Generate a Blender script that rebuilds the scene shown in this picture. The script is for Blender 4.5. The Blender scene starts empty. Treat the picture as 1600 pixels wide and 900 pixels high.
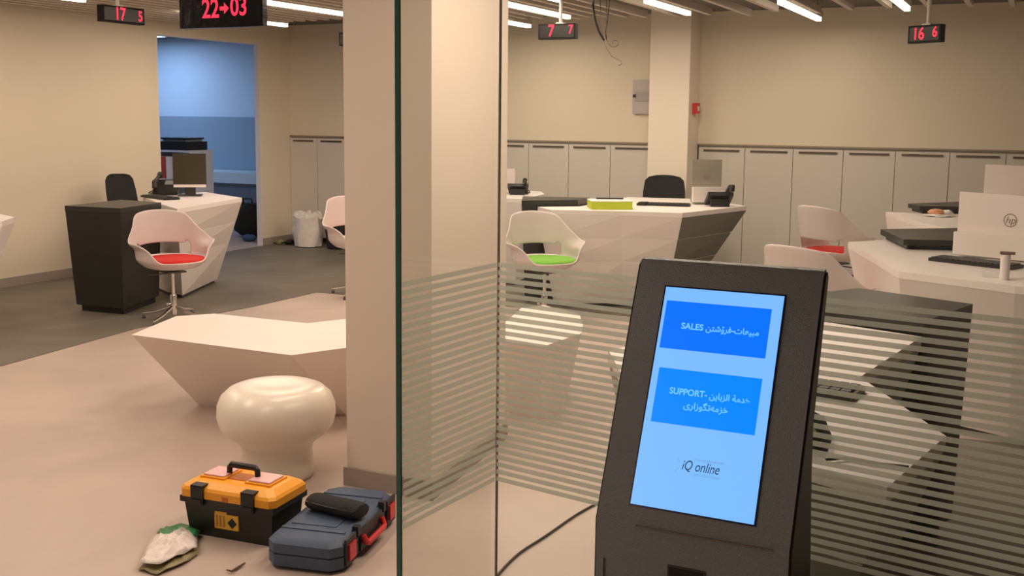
import bpy, bmesh, math, random
from mathutils import Vector, Matrix
import numpy as np
random.seed(7)
SC = bpy.context.scene
COL = SC.collection
# ------------------------------------------------------------------ camera
H = 1.55; FPX = 1703.0; YAW, PIT, ROLL, PV, PU = .4494, .128, .0096, 396.9, 795.0
F = np.array([-math.sin(YAW)*math.cos(PIT), math.cos(YAW)*math.cos(PIT), -math.sin(PIT)])
R0 = np.array([math.cos(YAW), math.sin(YAW), 0.0]); U0 = np.cross(R0, F)
R = R0*math.cos(ROLL)+U0*math.sin(ROLL); U = U0*math.cos(ROLL)-R0*math.sin(ROLL)
CAMP = np.array([0, 0, H])
cd = bpy.data.cameras.new('camera'); cam = bpy.data.objects.new('camera', cd); COL.objects.link(cam)
cd.sensor_fit = 'HORIZONTAL'; cd.sensor_width = 36; cd.lens = FPX/1600*36
cd.shift_x = (800-PU)/1600; cd.shift_y = -(450-PV)/1600; cd.clip_start = .05
cam.matrix_world = Matrix(((R[0], U[0], -F[0], 0), (R[1], U[1], -F[1], 0), (R[2], U[2], -F[2], H), (0, 0, 0, 1)))
SC.camera = cam
# ------------------------------------------------------------------ world, exposure
w = bpy.data.worlds.new('world'); SC.world = w; w.use_nodes = True
w.node_tree.nodes['Background'].inputs[0].default_value = (1.0, .80, .62, 1)
w.node_tree.nodes['Background'].inputs[1].default_value = .14
SC.view_settings.view_transform = 'Standard'; SC.view_settings.look = 'None'
SC.view_settings.gamma = 1; SC.view_settings.exposure = 0.0; SC.view_settings.use_curve_mapping = False
LAMP_W = 10.5          # watts per metre of ceiling tube
WARM = (1.0, .79, .62)

def P(x, y, z=0.0):
    r = F+R*(x-PU)/FPX-U*(y-PV)/FPX
    p = CAMP+r*(z-H)/r[2]; return Vector(p)
def PX(x, y, X):
    r = F+R*(x-PU)/FPX-U*(y-PV)/FPX; return Vector(CAMP+r*X/r[0])
def PY(x, y, Y):
    r = F+R*(x-PU)/FPX-U*(y-PV)/FPX; return Vector(CAMP+r*Y/r[1])
def V2(p): return (p[0], p[1])

# ------------------------------------------------------------------ materials
def lin(c):
    return tuple(((v/255)/12.92 if v/255 <= .04045 else ((v/255+.055)/1.055)**2.4) for v in c)
MATS = {}
def mat(name, col, rough=.5, metal=0, noise=.0, scale=8, bump=0, emit=None, est=1.0, spec=.5, coat=0, bscale=None, alpha=1):
    if name in MATS: return MATS[name]
    m = bpy.data.materials.new(name); m.use_nodes = True; nt = m.node_tree
    b = nt.nodes['Principled BSDF']
    b.inputs['Base Color'].default_value = (*col, 1); b.inputs['Roughness'].default_value = rough
    b.inputs['Metallic'].default_value = metal; b.inputs['Specular IOR Level'].default_value = spec
    b.inputs['Coat Weight'].default_value = coat; b.inputs['Alpha'].default_value = alpha
    tc = nt.nodes.new('ShaderNodeTexCoord')
    if noise:
        n = nt.nodes.new('ShaderNodeTexNoise'); n.inputs['Scale'].default_value = scale; n.inputs['Detail'].default_value = 5
        nt.links.new(tc.outputs['Object'], n.inputs['Vector'])
        mx = nt.nodes.new('ShaderNodeMix'); mx.data_type = 'RGBA'
        mx.inputs['A'].default_value = (*[v*(1-noise) for v in col], 1); mx.inputs['B'].default_value = (*[min(1, v*(1+noise)) for v in col], 1)
        nt.links.new(n.outputs['Fac'], mx.inputs['Factor']); nt.links.new(mx.outputs['Result'], b.inputs['Base Color'])
    if bump:
        n2 = nt.nodes.new('ShaderNodeTexNoise'); n2.inputs['Scale'].default_value = bscale or 60; n2.inputs['Detail'].default_value = 4
        nt.links.new(tc.outputs['Object'], n2.inputs['Vector'])
        bp = nt.nodes.new('ShaderNodeBump'); bp.inputs['Strength'].default_value = bump; bp.inputs['Distance'].default_value = .01
        nt.links.new(n2.outputs['Fac'], bp.inputs['Height']); nt.links.new(bp.outputs['Normal'], b.inputs['Normal'])
    if emit:
        b.inputs['Emission Color'].default_value = (*emit, 1); b.inputs['Emission Strength'].default_value = est
    MATS[name] = m; return m

WALL = mat('cream wall paint', (.78, .70, .56), .55, noise=.03, scale=1.5, bump=.05)
WALLR = mat('side room paint', (.62, .76, .90), .6, noise=.02)
PANELB = mat('side room panel', (.30, .40, .50), .5, noise=.03)
CAB = mat('cabinet laminate', (.68, .64, .58), .35, noise=.02, scale=3)
WHITE = mat('white solid surface', (.84, .79, .76), .40, noise=.015, scale=3)
WHITEM = mat('white bench plaster', (.88, .79, .73), .45, noise=.02, scale=4)
SHELL = mat('white plastic shell', (.68, .60, .585), .35, noise=.01)
DARK = mat('anthracite laminate', (.026, .026, .023), .38, noise=.15, scale=30)
BLACK = mat('black plastic', (.012, .012, .013), .4, noise=.1, scale=20)
BLACKF = mat('black fabric', (.018, .018, .02), .9, noise=.2, scale=60, bump=.4, bscale=200)
GRAYB = mat('dark grey plastic', (.05, .05, .05), .5)
CHROME = mat('chrome', (.75, .73, .70), .16, 1)
STEELD = mat('dark metal', (.12, .12, .12), .35, .9)
BASEB = mat('baseboard grey', (.36, .31, .28), .5, noise=.03)
CEIL = mat('dark ceiling paint', (.16, .14, .12), .8, noise=.05)
SLAT = mat('slat paint', (.62, .55, .47), .5, noise=.04)
RED = mat('red cushion fabric', (.60, .018, .012), .8, noise=.1, scale=80, bump=.2, bscale=300)
GREEN = mat('green cushion fabric', (.20, .50, .05), .8, noise=.1, scale=80, bump=.2, bscale=300)
YEL = mat('yellow plastic', (.90, .38, .02), .38, noise=.04, scale=20)
PINK = mat('pink tray film', (.78, .46, .46), .35, noise=.15, scale=60)
BLUE = mat('blue grey case plastic', (.060, .095, .155), .55, noise=.15, scale=25, bump=.15, bscale=150)
REDP = mat('red plastic', (.62, .03, .03), .4)
LIME = mat('lime cardboard', (.50, .60, .03), .5, noise=.05)
PAPER = mat('white paper', (.85, .82, .78), .6)
TRANSB = mat('thin plastic bag', (.80, .76, .70), .25, noise=.15, scale=25, bump=.3, bscale=30)
WRAP = mat('clear wrap', (.80, .72, .68), .2, noise=.22, scale=40, bump=.5, bscale=50)
GREENW = mat('green printed film', (.03, .22, .07), .35, noise=.3, scale=30)
OLIVE = mat('olive film underside', (.28, .25, .12), .4, noise=.3, scale=20)
SCREENB = mat('dark monitor glass', (.02, .018, .012), .12, spec=.6)
TUBE = mat('lit tube', (1, .9, .8), .5, emit=(1.0, .84, .66), est=5.0)
LEDR = mat('red led', (.3, 0, .02), .5, emit=(1.0, .03, .07), est=1.3)
SIGNB = mat('sign black face', (.010, .008, .009), .6, spec=.15)
FILMB = mat('black plastic wrap', (.006, .006, .008), .22, bump=.35, bscale=14, spec=.3)
KIOSK = mat('kiosk powder coat', (.29, .30, .315), .42, .3, noise=.06, scale=90, bump=.25, bscale=450)
KIOSKS = mat('kiosk side panel', (.028, .030, .027), .4, .2, noise=.06, scale=90)
KSCR = mat('kiosk screen light blue', (0, 0, 0), .25, emit=lin((126, 190, 255)), est=1.0)
KB1 = mat('screen button blue', (0, 0, 0), .25, emit=lin((8, 116, 255)), est=1.0)
KB2 = mat('screen button azure', (0, 0, 0), .25, emit=lin((4, 138, 255)), est=1.0)
KTX = mat('screen text pale', (0, 0, 0), .25, emit=lin((120, 205, 250)), est=1.0)
KLG = mat('screen logo navy', (0, 0, 0), .25, emit=lin((40, 62, 92)), est=1.0)
KLL = mat('screen logo thin line', (0, 0, 0), .25, emit=lin((110, 160, 210)), est=1.0)
YLAB = mat('yellow label', (.75, .42, .05), .5, noise=.05)
GREYM = mat('panel box grey', (.50, .46, .46), .4)
GREYD = mat('panel box darker', (.38, .35, .35), .4)
BOOKR = mat('red book', (.55, .06, .03), .6)
BAGBL = mat('blue cloth', (.03, .10, .20), .7)
ORANGE = mat('orange food wrapper', (.75, .35, .18), .5, noise=.2, scale=50)

def floor_mat(name, c1, c2, rough, s1, spec=.4):
    m = bpy.data.materials.new(name); m.use_nodes = True; nt = m.node_tree; b = nt.nodes['Principled BSDF']
    tc = nt.nodes.new('ShaderNodeTexCoord'); n = nt.nodes.new('ShaderNodeTexNoise'); n.inputs['Scale'].default_value = s1
    n.inputs['Detail'].default_value = 8; n.inputs['Roughness'].default_value = .6; n.inputs['Distortion'].default_value = .6
    nt.links.new(tc.outputs['Object'], n.inputs['Vector'])
    cr = nt.nodes.new('ShaderNodeValToRGB'); cr.color_ramp.elements[0].position = .32; cr.color_ramp.elements[1].position = .68
    cr.color_ramp.elements[0].color = (*c1, 1); cr.color_ramp.elements[1].color = (*c2, 1)
    nt.links.new(n.outputs['Fac'], cr.inputs['Fac']); nt.links.new(cr.outputs['Color'], b.inputs['Base Color'])
    b.inputs['Roughness'].default_value = rough; b.inputs['Specular IOR Level'].default_value = spec
    n2 = nt.nodes.new('ShaderNodeTexNoise'); n2.inputs['Scale'].default_value = 40; nt.links.new(tc.outputs['Object'], n2.inputs['Vector'])
    bp = nt.nodes.new('ShaderNodeBump'); bp.inputs['Strength'].default_value = .06; bp.inputs['Distance'].default_value = .01
    nt.links.new(n2.outputs['Fac'], bp.inputs['Height']); nt.links.new(bp.outputs['Normal'], b.inputs['Normal'])
    return m
FLOOR = floor_mat('beige screed', (.46, .37, .32), (.58, .48, .42), .42, .9)
CARPET = floor_mat('dark floor covering', (.135, .122, .098), (.20, .182, .150), .55, 1.3, .3)

def glass_mat():
    m = bpy.data.materials.new('partition glass'); m.use_nodes = True; nt = m.node_tree; nt.nodes.clear()
    o = nt.nodes.new('ShaderNodeOutputMaterial'); mx = nt.nodes.new('ShaderNodeMixShader'); fr = nt.nodes.new('ShaderNodeFresnel')
    ge = nt.nodes.new('ShaderNodeNewGeometry'); mr = nt.nodes.new('ShaderNodeMapRange')   # same Fresnel on both faces of the pane
    mr.inputs['To Min'].default_value = 1.45; mr.inputs['To Max'].default_value = 1/1.45
    nt.links.new(ge.outputs['Backfacing'], mr.inputs['Value']); nt.links.new(mr.outputs[0], fr.inputs['IOR'])
    t = nt.nodes.new('ShaderNodeBsdfTransparent'); t.inputs[0].default_value = (.965, .98, .968, 1)
    g = nt.nodes.new('ShaderNodeBsdfGlossy'); g.inputs['Roughness'].default_value = .0; g.inputs[0].default_value = (.9, .95, .92, 1)
    nt.links.new(fr.outputs[0], mx.inputs[0]); nt.links.new(t.outputs[0], mx.inputs[1]); nt.links.new(g.outputs[0], mx.inputs[2])
    nt.links.new(mx.outputs[0], o.inputs[0]); return m
GLASS = glass_mat()
def film_mat():
    m = bpy.data.materials.new('frosted film'); m.use_nodes = True; nt = m.node_tree; nt.nodes.clear()
    o = nt.nodes.new('ShaderNodeOutputMaterial'); mx = nt.nodes.new('ShaderNodeMixShader'); mx.inputs[0].default_value = .62
    t = nt.nodes.new('ShaderNodeBsdfTransparent'); a = nt.nodes.new('ShaderNodeAddShader')
    d = nt.nodes.new('ShaderNodeBsdfDiffuse'); d.inputs[0].default_value = (.24, .26, .24, 1)
    tr = nt.nodes.new('ShaderNodeBsdfTranslucent'); tr.inputs[0].default_value = (.50, .52, .48, 1)
    nt.links.new(d.outputs[0], a.inputs[0]); nt.links.new(tr.outputs[0], a.inputs[1])
    nt.links.new(t.outputs[0], mx.inputs[1]); nt.links.new(a.outputs[0], mx.inputs[2]); nt.links.new(mx.outputs[0], o.inputs[0]); return m
FILM = film_mat()
GEDGE = mat('green glass edge', (.05, .16, .13), .15, noise=.1, scale=4)
CLEAR = mat('clear acrylic', (.75, .76, .72), .1, alpha=.35)

# ------------------------------------------------------------------ mesh helpers
class B:
    def __init__(s): s.bm = bmesh.new()
    def box(s, x0, x1, y0, y1, z0, z1, M=None):
        vs = [s.bm.verts.new(Vector(c)) for c in ((x0,y0,z0),(x1,y0,z0),(x1,y1,z0),(x0,y1,z0),(x0,y0,z1),(x1,y0,z1),(x1,y1,z1),(x0,y1,z1))]
        if M: 
            for v in vs: v.co = M @ v.co
        for f in ((0,3,2,1),(4,5,6,7),(0,1,5,4),(1,2,6,5),(2,3,7,6),(3,0,4,7)): s.bm.faces.new([vs[i] for i in f])
        return s
    def loft(s, rings, cap=True, closed=True):
        """rings: list of equal-length lists of points"""
        rs = [[s.bm.verts.new(Vector(p)) for p in r] for r in rings]; n = len(rs[0])
        for a, b in zip(rs, rs[1:]):
            for i in range(n if closed else n-1):
                j = (i+1) % n; s.bm.faces.new((a[i], a[j], b[j], b[i]))
        if cap:
            s.bm.faces.new(rs[0][::-1]); s.bm.faces.new(rs[-1])
        return s
    def prism(s, top, z1, bot=None, z0=0.0):
        bot = bot or top
        return s.loft([[(p[0], p[1], z0) for p in bot], [(p[0], p[1], z1) for p in top]])
    def lathe(s, prof, c=(0,0,0), n=32, cap=True):
        return s.loft([[(c[0]+r*math.cos(2*math.pi*i/n), c[1]+r*math.sin(2*math.pi*i/n), c[2]+z) for i in range(n)] for r, z in prof], cap)
    def tube(s, pts, r, n=8, cap=True):
        pts = [Vector(p) for p in pts]; rings = []; up = Vector((0, 0, 1))
        for i, p in enumerate(pts):
            d = (pts[min(i+1, len(pts)-1)]-pts[max(i-1, 0)]).normalized()
            a = d.cross(up); 
            if a.length < .05: a = d.cross(Vector((1, 0, 0)))
            a.normalize(); b = d.cross(a); rr = r[i] if isinstance(r, (list, tuple)) else r
            rings.append([p+a*rr*math.cos(2*math.pi*k/n)+b*rr*math.sin(2*math.pi*k/n) for k in range(n)])
        return s.loft(rings, cap)
    def xf(s, M):
        bmesh.ops.transform(s.bm, matrix=M, verts=s.bm.verts); return s
    def bevel(s, w, seg=2, ang=30):
        es = [e for e in s.bm.edges if len(e.link_faces) == 2 and e.calc_face_angle(0) > math.radians(ang)]
        bmesh.ops.bevel(s.bm, geom=es, offset=w, segments=seg, affect='EDGES', profile=.6); return s
    def obj(s, name, m, parent=None, smooth=False, M=None, **tags):
        if M is not None: s.xf(M)
        bmesh.ops.recalc_face_normals(s.bm, faces=s.bm.faces)
        me = bpy.data.meshes.new(name); s.bm.to_mesh(me); s.bm.free()
        me.materials.append(m)
        if smooth:
            for p in me.polygons: p.use_smooth = True
            try: me.set_sharp_from_angle(angle=math.radians(smooth if smooth is not True else 40))
            except Exception: pass
        return link(name, me, parent, **tags)
def link(name, data, parent=None, **tags):
    o = bpy.data.objects.new(name, data); COL.objects.link(o)
    if parent: o.parent = parent
    for k, v in tags.items(): o[{'cat': 'category'}.get(k, k)] = v
    return o
def thing(name, label, cat, loc=(0, 0, 0), rz=0, group=None):
    o = link(name, None); o.location = loc; o.rotation_euler = (0, 0, rz); o.empty_display_size = .1
    o['label'] = label; o['category'] = cat
    if group: o['group'] = group
    return o
def copy_tree(o, parent=None):
    c = o.copy(); COL.objects.link(c)
    if parent: c.parent = parent
    for ch in list(o.children): copy_tree(ch, c)
    return c
def text_mesh(s, size, m, name, parent, M, ext=.0004, align='CENTER', shear=0, xs=1.0, offset=0):
    cu = bpy.data.curves.new(name, 'FONT'); cu.body = s; cu.size = size; cu.extrude = ext; cu.align_x = align; cu.align_y = 'CENTER'
    cu.shear = shear; cu.offset = offset
    t = bpy.data.objects.new(name+'_tmp', cu); COL.objects.link(t)
    dg = bpy.context.evaluated_depsgraph_get(); dg.update(); me = bpy.data.meshes.new_from_object(t.evaluated_get(dg))
    bpy.data.objects.remove(t); bpy.data.curves.remove(cu)
    me.transform(M @ Matrix.Diagonal((xs, 1, 1, 1))); me.materials.clear(); me.materials.append(m)
    return link(name, me, parent)
def frame(o, u, v, n):
    """matrix taking local x,y,z to u,v,n at origin o"""
    return Matrix(((u[0], v[0], n[0], o[0]), (u[1], v[1], n[1], o[1]), (u[2], v[2], n[2], o[2]), (0, 0, 0, 1)))
def rotz(a): return Matrix.Rotation(a, 4, 'Z')
def T(*a): return Matrix.Translation(a)
def lerp(a, b, t): return [(p[0]*(1-t)+q[0]*t, p[1]*(1-t)+q[1]*t) for p, q in zip(a, b)]
def shrink(poly, k, c=None):
    cx, cy = c or (sum(p[0] for p in poly)/len(poly), sum(p[1] for p in poly)/len(poly))
    return [(cx+(p[0]-cx)*k, cy+(p[1]-cy)*k) for p in poly]

# ================================================================== SETTING
ZC = 2.56; XL = -8.05; YB = 10.66; XR = 3.6; YF = -3.0
def struct(b, name, m, parent=None, **k):
    if not parent: k['kind'] = 'structure'
    return b.obj(name, m, parent, **k)
struct(B().box(-13.5, XR+.2, YF, 13.2, -.12, 0), 'floor', FLOOR)
ceiling = struct(B().box(-13.5, XR+.2, YF, 13.2, ZC, ZC+.12), 'ceiling', CEIL)
DY0, DY1, DZ = 8.485, 10.10, 2.312
struct(B().box(XL-.07, XL, YF, DY0, 0, ZC).box(XL-.07, XL, DY1, YB+.5, 0, ZC).box(XL-.07, XL, DY0, DY1, DZ, ZC), 'wall_left', WALL)
struct(B().box(XL, XR, YB, YB+.5, 1.262, ZC).box(XL, XR, YB+.42, YB+.5, 0, 1.262), 'wall_back', WALL)
struct(B().box(XR, XR+.2, YF, YB+.5, 0, ZC), 'wall_right', WALL)
struct(B().box(XL, XL+.016, YF, DY0, 0, .085).box(XL, XL+.016, DY1, YB, 0, .085), 'baseboard_left', BASEB)
# free column by the back wall
colb = struct(B().box(-3.459, -3.058, 10.30, YB+.002, 0, ZC), 'wall_column', mat('column paint', (.88, .79, .68), .5))
# side room seen through the opening
struct(B().box(-13.5, XL-.07, 12.0, 12.2, 1.47, ZC), 'wall_side_room', WALLR)
struct(B().box(-13.5, XL-.07, 11.98, 12.2, 0, 1.47), 'trim_1', PANELB)
struct(B().box(-13.5, -13.3, 5, 12.0, 0, ZC), 'wall_side_room_left', WALLR)
struct(B().box(-13.5, XL-.07, 4.8, 5, 0, ZC), 'wall_side_room_front', WALLR)
# opening reveal painted white
struct(B().box(XL-.07, XL-.001, DY1-.012, DY1, 0, DZ-.012).box(XL-.07, XL-.001, DY0, DY0+.012, 0, DZ-.012).box(XL-.07, XL-.001, DY0, DY1, DZ-.012, DZ), 'door_1', mat('reveal paint', (.75, .74, .74), .5))

# dark floor covering in the staff zones
ca = [(XL+.017, 4.30), (-5.58, 4.49), (-5.72, 5.75), (-5.56, 6.85), (-5.54, 7.66), (-4.6, 7.72), (-3.17, 7.92), (-2.75, 7.89), (-1.6, 7.95), (-1.5, 9.3), (XR-.02, 9.3), (XR-.02, YB+.02), (XL+.017, YB+.02)]
B().prism(ca, .004).obj('carpet', CARPET, label='dark charcoal floor covering in the staff area by the back wall', cat='carpet')
ca2 = [(-1.12, 2.0), (1.6, 2.0), (1.6, 5.8), (-.25, 5.6), (-1.25, 4.6), (-1.25, 2.6)]
B().prism(ca2, .004).obj('carpet', CARPET, label='dark floor covering under the nearest desk behind the glass', cat='carpet')

# pillar
C1, C2, C3, C4 = (-2.519, 3.685), (-2.115, 3.687), (-2.227, 4.588), (-2.64, 4.59)
pil = struct(B().prism([C1, C2, C3, C4], ZC, z0=0).bevel(.003, 1), 'wall_pillar', mat('pillar paint', (.82, .72, .62), .5, noise=.02, scale=2, bump=.04))
pb = shrink([C1, C2, C3, C4], 1.0)
def outset(poly, d):
    c = Vector((sum(p[0] for p in poly)/4, sum(p[1] for p in poly)/4)); out = []
    for p in poly:
        v = Vector(p)-c; out.append((p[0]+d*(1 if v.x > 0 else -1), p[1]+d*(1 if v.y > 0 else -1)))
    return out
struct(B().prism(outset([C1, C2, C3, C4], .012), .078, z0=0).bevel(.003, 1), 'baseboard_pillar', BASEB)

# ceiling slats: separate boards hung below the dark ceiling
lamps = []   # X, y0, y1
def lamp_px(xa, ya, xb, yb):
    a, b = P(xa, ya, 2.42), P(xb, yb, 2.42); lamps.append(((a.x+b.x)/2, a.y, b.y))
lamp_px(786, 1.5, 882, 26); lamp_px(1000, 0, 1085, 19.5); lamp_px(1221, 1, 1278, 29); lamp_px(787, 32, 825, 40)
a = P(540, 21, 2.42); lamps.append((a.x, 6.85, a.y+.35))
a = P(1418, 13, 2.42); lamps.append((a.x, a.y-1.5, a.y))
LZ = 2.42
# added unseen tubes outside the frame, placed to light pillar, kiosk and floor
for X, y in ((-6.9, 5.0), (-6.9, 1.6), (-5.6, 3.3), (-4.4, 5.2), (-4.0, 1.9), (-2.9, 3.6), (-2.5, 1.0), (-2.1, 5.6), (-6.9, 7.6), (-3.35, 6.3), (-1.0, 3.9), (-1.45, 3.0), (-2.0, -1.6)):
    lamps.append((X, y, y+1.5))
POW = {0: 1.5, 1: 1.35, 2: .5, 3: 1.5, 4: 1.0, 5: .45}   # tube powers set to balance the light on column and back wall
xs = []
x = -7.75
while x < -3.15: xs.append(x); x += .155
x = -2.95
while x < 3.3: xs.append(x); x += .30
bslat = B().box(-.02, .02, 0, 1, 0, .055); me_cache = {}
for x in xs:
    if x < -6: ye = 9.0+(x+7.75)*-.12
    elif x < -3.15: ye = 8.6+.25*random.random()+(.7 if x > -5 else 0)
    else: ye = 9.35+.35*random.random()
    # slats butt against the lamps sharing their line
    segs = [(-2.5, ye)]
    for X, a0, a1 in lamps:
        if abs(X-x) < .05:
            segs = [t for s0, s1 in segs for t in (((s0, a0-.01), (a1+.01, s1)) if s0 < a0 < s1 or s0 < a1 < s1 else ((s0, s1),))]
    for s0, s1 in segs:
        if s1-s0 > .1: B().box(x-.02, x+.02, s0, s1, LZ, LZ+.055).obj('slat', SLAT, ceiling)
def lamp(X, y0, y1, label, pw=1.0):
    L = y1-y0
    t = thing('ceiling_light', label, 'ceiling light', (X, (y0+y1)/2, LZ-.012), 0, 'linear tube lights between the ceiling slats')
    B().box(-.03, .03, -L/2, L/2, .02, .075).obj('housing', SLAT, t)
    B().box(-.022, .022, -L/2+.01, L/2-.01, -.012, .0195).bevel(.006, 2).obj('diffuser', TUBE, t)
    for s_ in (-1, 1): B().box(-.004, .004, s_*(L/2-.1)-.004, s_*(L/2-.1)+.004, .0755, ZC-LZ+.012).obj('hanger', STEELD, t)
    ld = bpy.data.lights.new('tube_glow', 'AREA'); ld.shape = 'RECTANGLE'; ld.size = .05; ld.size_y = L-.02
    ld.energy = LAMP_W*L*pw; ld.color = WARM; ld.spread = math.radians(180)
    lo = link('tube_glow', ld, t); lo.location = (0, 0, -.018)
    return t
names = ['long lit tube light crossing behind the rod of the sign showing 7 and 7', 'lit tube light just left of the free column top', 'short lit tube light right of the column near the back wall',
         'short lit tube light low over the cabinets beside the glass joint', 'bright lit tube light over the left desk, running behind the pillar', 'lit tube light above the sign that hangs on the right']
for i, (X, a0, a1) in enumerate(lamps):
    lamp(X, a0, a1, names[i] if i < len(names) else 'added unseen tube light of the ceiling out of the frame, nearer the camera', POW.get(i, 1.35 if abs(X+1.0) < .001 else 1.3 if (abs(X+4.0) < .01 or abs(X+1.45) < .01) else .8 if abs(X+4.4) < .01 else 1.0))

# added unseen ceiling panels that stand in for the side room's cool daylight
for i, (x, y) in enumerate(((-10.6, 9.0), (-11.0, 11.0))):
    t = thing('added_panel_light', 'added cool panel light, unseen, on the side room ceiling' + (', nearer its back wall' if i else ', nearer the opening'), 'ceiling light', (x, y, ZC-.03))
    B().box(-.4, .4, -.4, .4, 0, .03).obj('frame', mat('panel frame white', (.8, .8, .8), .4), t)
    B().box(-.37, .37, -.37, .37, -.006, -.001).obj('diffuser', mat('cool diffuser', (1, 1, 1), .5, emit=(.45, .72, 1.0), est=2.5), t)
    ld = bpy.data.lights.new('panel_glow', 'AREA'); ld.shape = 'SQUARE'; ld.size = .7; ld.energy = 21; ld.color = (.50, .66, 1.0)
    lo = link('panel_glow', ld, t); lo.location = (0, 0, -.012)

# ================================================================== CABINETS
def cabinet(x0, x1, label):
    t = thing('cabinet', label, 'cabinet', ((x0+x1)/2, YB-.02, 0), 0, 'tall built-in cabinets along the back wall'); w_ = x1-x0
    B().box(-w_/2, w_/2, .022, .42, .06, 1.255).obj('body', mat('cabinet carcass', (.45, .41, .36), .5), t)
    B().box(-w_/2, w_/2, .05, .41, .004, .06).obj('plinth', GRAYB, t)
    d = B().box(-w_/2+.003, w_/2-.003, 0, .0215, .065, 1.238).bevel(.0015, 1).obj('door', CAB, t)
    B().box(-w_/2+.055, w_/2-.055, -.012, -.0005, 1.200, 1.218).obj('handle', mat('handle shadow tone', (.14, .11, .085), .35, .6), d)  # handle as a dark bar, its shadow line put into the colour
    return t
X0c, DW = -4.909, .466
for i in range(-3, 16):
    x0 = X0c+i*DW
    if -3.46 < x0+DW and x0 < -3.06:
        if i not in (2, 3): continue
    x1 = x0+DW
    if i == 2: x1 = -3.47
    if i == 3: x0, x1 = x1-.02, x1; continue
    px = 0
    lab = {0: 'tall white cabinet just right of the glass joint'}.get(i)
    if not lab:
        if i < 0: lab = 'tall cabinet hidden behind the pillar, %s left of the glass joint' % ('', 'first', 'second', 'third')[-i]
        elif i < 3: lab = 'tall white cabinet door %s left of the free column' % ('directly', 'second')[2-i]
        else: lab = 'tall beige cabinet, %s right of the free column' % ('first', 'second', 'third', 'fourth', 'fifth', 'sixth', 'seventh', 'eighth', 'ninth', 'tenth', 'eleventh', 'twelfth')[i-4]
    cabinet(x0, x1, lab)
ql = [PY(x, 216, YB).x for x in (454.5, 497, 541.5)]
cabinet(ql[0], ql[1], 'tall narrow cabinet in the back left corner beside the opening wall')
cabinet(ql[1], ql[2], 'tall narrow cabinet between the corner cabinet and the pillar')
xx = ql[2]
for k in range(2):
    xn = xx+(X0c-3*DW-ql[2])/2
    cabinet(xx+.002, xn-.002, 'tall cabinet behind the pillar, %s from the corner' % ('third', 'fourth')[k]); xx = xn
struct(B().box(XL, XR, YB-.024, YB+.0, 1.256, 1.272), 'trim_2', mat('trim brown shade', (.30, .25, .19), .5))

# ================================================================== DESKS
GR = (.385, .58)
GREYP = mat('grey green panel tone', (.23, .23, .195), .3, noise=.03)  # grey green colour for the middle desk's end and the nearest desk's panels
def desk(label, top, base, front_mat=WHITE, zt=.8, zw=.765, ends=()):
    t = thing('reception_desk', label, 'desk', (sum(p[0] for p in top)/len(top), sum(p[1] for p in top)/len(top), 0)); o = t.location
    L = lambda poly: [(p[0]-o[0], p[1]-o[1]) for p in poly]
    top, base = L(top), L(base)
    B().prism(top, zt, z0=zw).bevel(.002, 1).obj('worktop', WHITE, t)
    lv = (.03,)+GR+(zw,)
    for z0, z1 in zip(lv, lv[1:]):
        a, b = lerp(base, top, (z0+.004)/zw), lerp(base, top, (z1-.004)/zw)
        B().prism(b, z1-.004 if z1 < zw else zw, a, z0+.004).obj('front_panel', front_mat, t)
    for i in ends:
        j = (i+1) % len(top); d = Vector((top[j][0]-top[i][0], top[j][1]-top[i][1])).normalized(); nn = Vector((d.y, -d.x))*.004
        for z0, z1 in zip(lv, lv[1:]):
            q = []
            for z in (z0+.004, z1-.004):
                m_ = lerp(base, top, z/zw); q += [(m_[i], z), (m_[j], z)]
            f = lambda k, s_: (q[k][0][0]+nn.x*s_, q[k][0][1]+nn.y*s_, q[k][1])
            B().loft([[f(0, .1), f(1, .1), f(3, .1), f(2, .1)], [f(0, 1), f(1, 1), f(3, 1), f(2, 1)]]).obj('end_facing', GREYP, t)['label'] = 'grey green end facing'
    for z in GR:
        B().prism(shrink(lerp(base, top, (z+.0035)/zw), .993), z+.0038, shrink(lerp(base, top, (z-.0035)/zw), .993), z-.0038).obj('joint_strip', mat('joint highlight pale', (.95, .92, .88), .3), t)  # pale strip paints the highlight along the groove edges
    B().prism(shrink(base, .95), .0335, z0=.004).obj('plinth', GRAYB, t)
    return t
JET = mat('black laminate', (.008, .007, .006), .45)
def pedestal(label, top, base, z=.85, bm_=DARK):
    t = thing('dark_pedestal', label, 'cabinet', (sum(p[0] for p in top)/len(top), sum(p[1] for p in top)/len(top), 0)); o = t.location
    L = lambda poly: [(p[0]-o[0], p[1]-o[1]) for p in poly]
    top, base = L(top), L(base)
    B().prism(top, z, z0=z-.04).bevel(.0015, 1).obj('top_slab', DARK, t)
    B().prism(lerp(base, top, .95), z-.041, lerp(base, top, .05), .055).obj('body', bm_, t)
    B().prism(shrink(base, .9), .054, z0=.004).obj('plinth', BLACK, t)
    return t
def PP(l, z=.8): return [V2(P(x, y, z)) for x, y in l]
# left desk
a_top = PP([(277, 326.5), (378, 309), (320, 300), (223, 307), (252, 319)])
a_base = [(-6.31, 6.86), (-6.66, 7.68), (-7.15, 7.75), (-7.02, 7.2), (-6.52, 6.92)]
desk('white faceted desk on the left with a phone and a dark screen', a_top, a_base)
p_top = PP([(101, 321.5), (188, 325.5), (252, 316.5), (190, 312)], .825)
p_base = [(-6.62, 6.04), (-6.17, 6.07), (-6.36, 6.64), (-6.70, 6.72)]
pedestal('tall black tapered cabinet at the end of the left desk', p_top, p_base, .825)
# far-left desk edge
d0 = PP([(23, 339.5), (3, 346), (-60, 352), (-60, 328), (3, 335)])
desk('white desk whose pointed corner pokes in at the left edge', d0, shrink(d0, .3, (d0[2][0]-.2, d0[2][1])))
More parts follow.
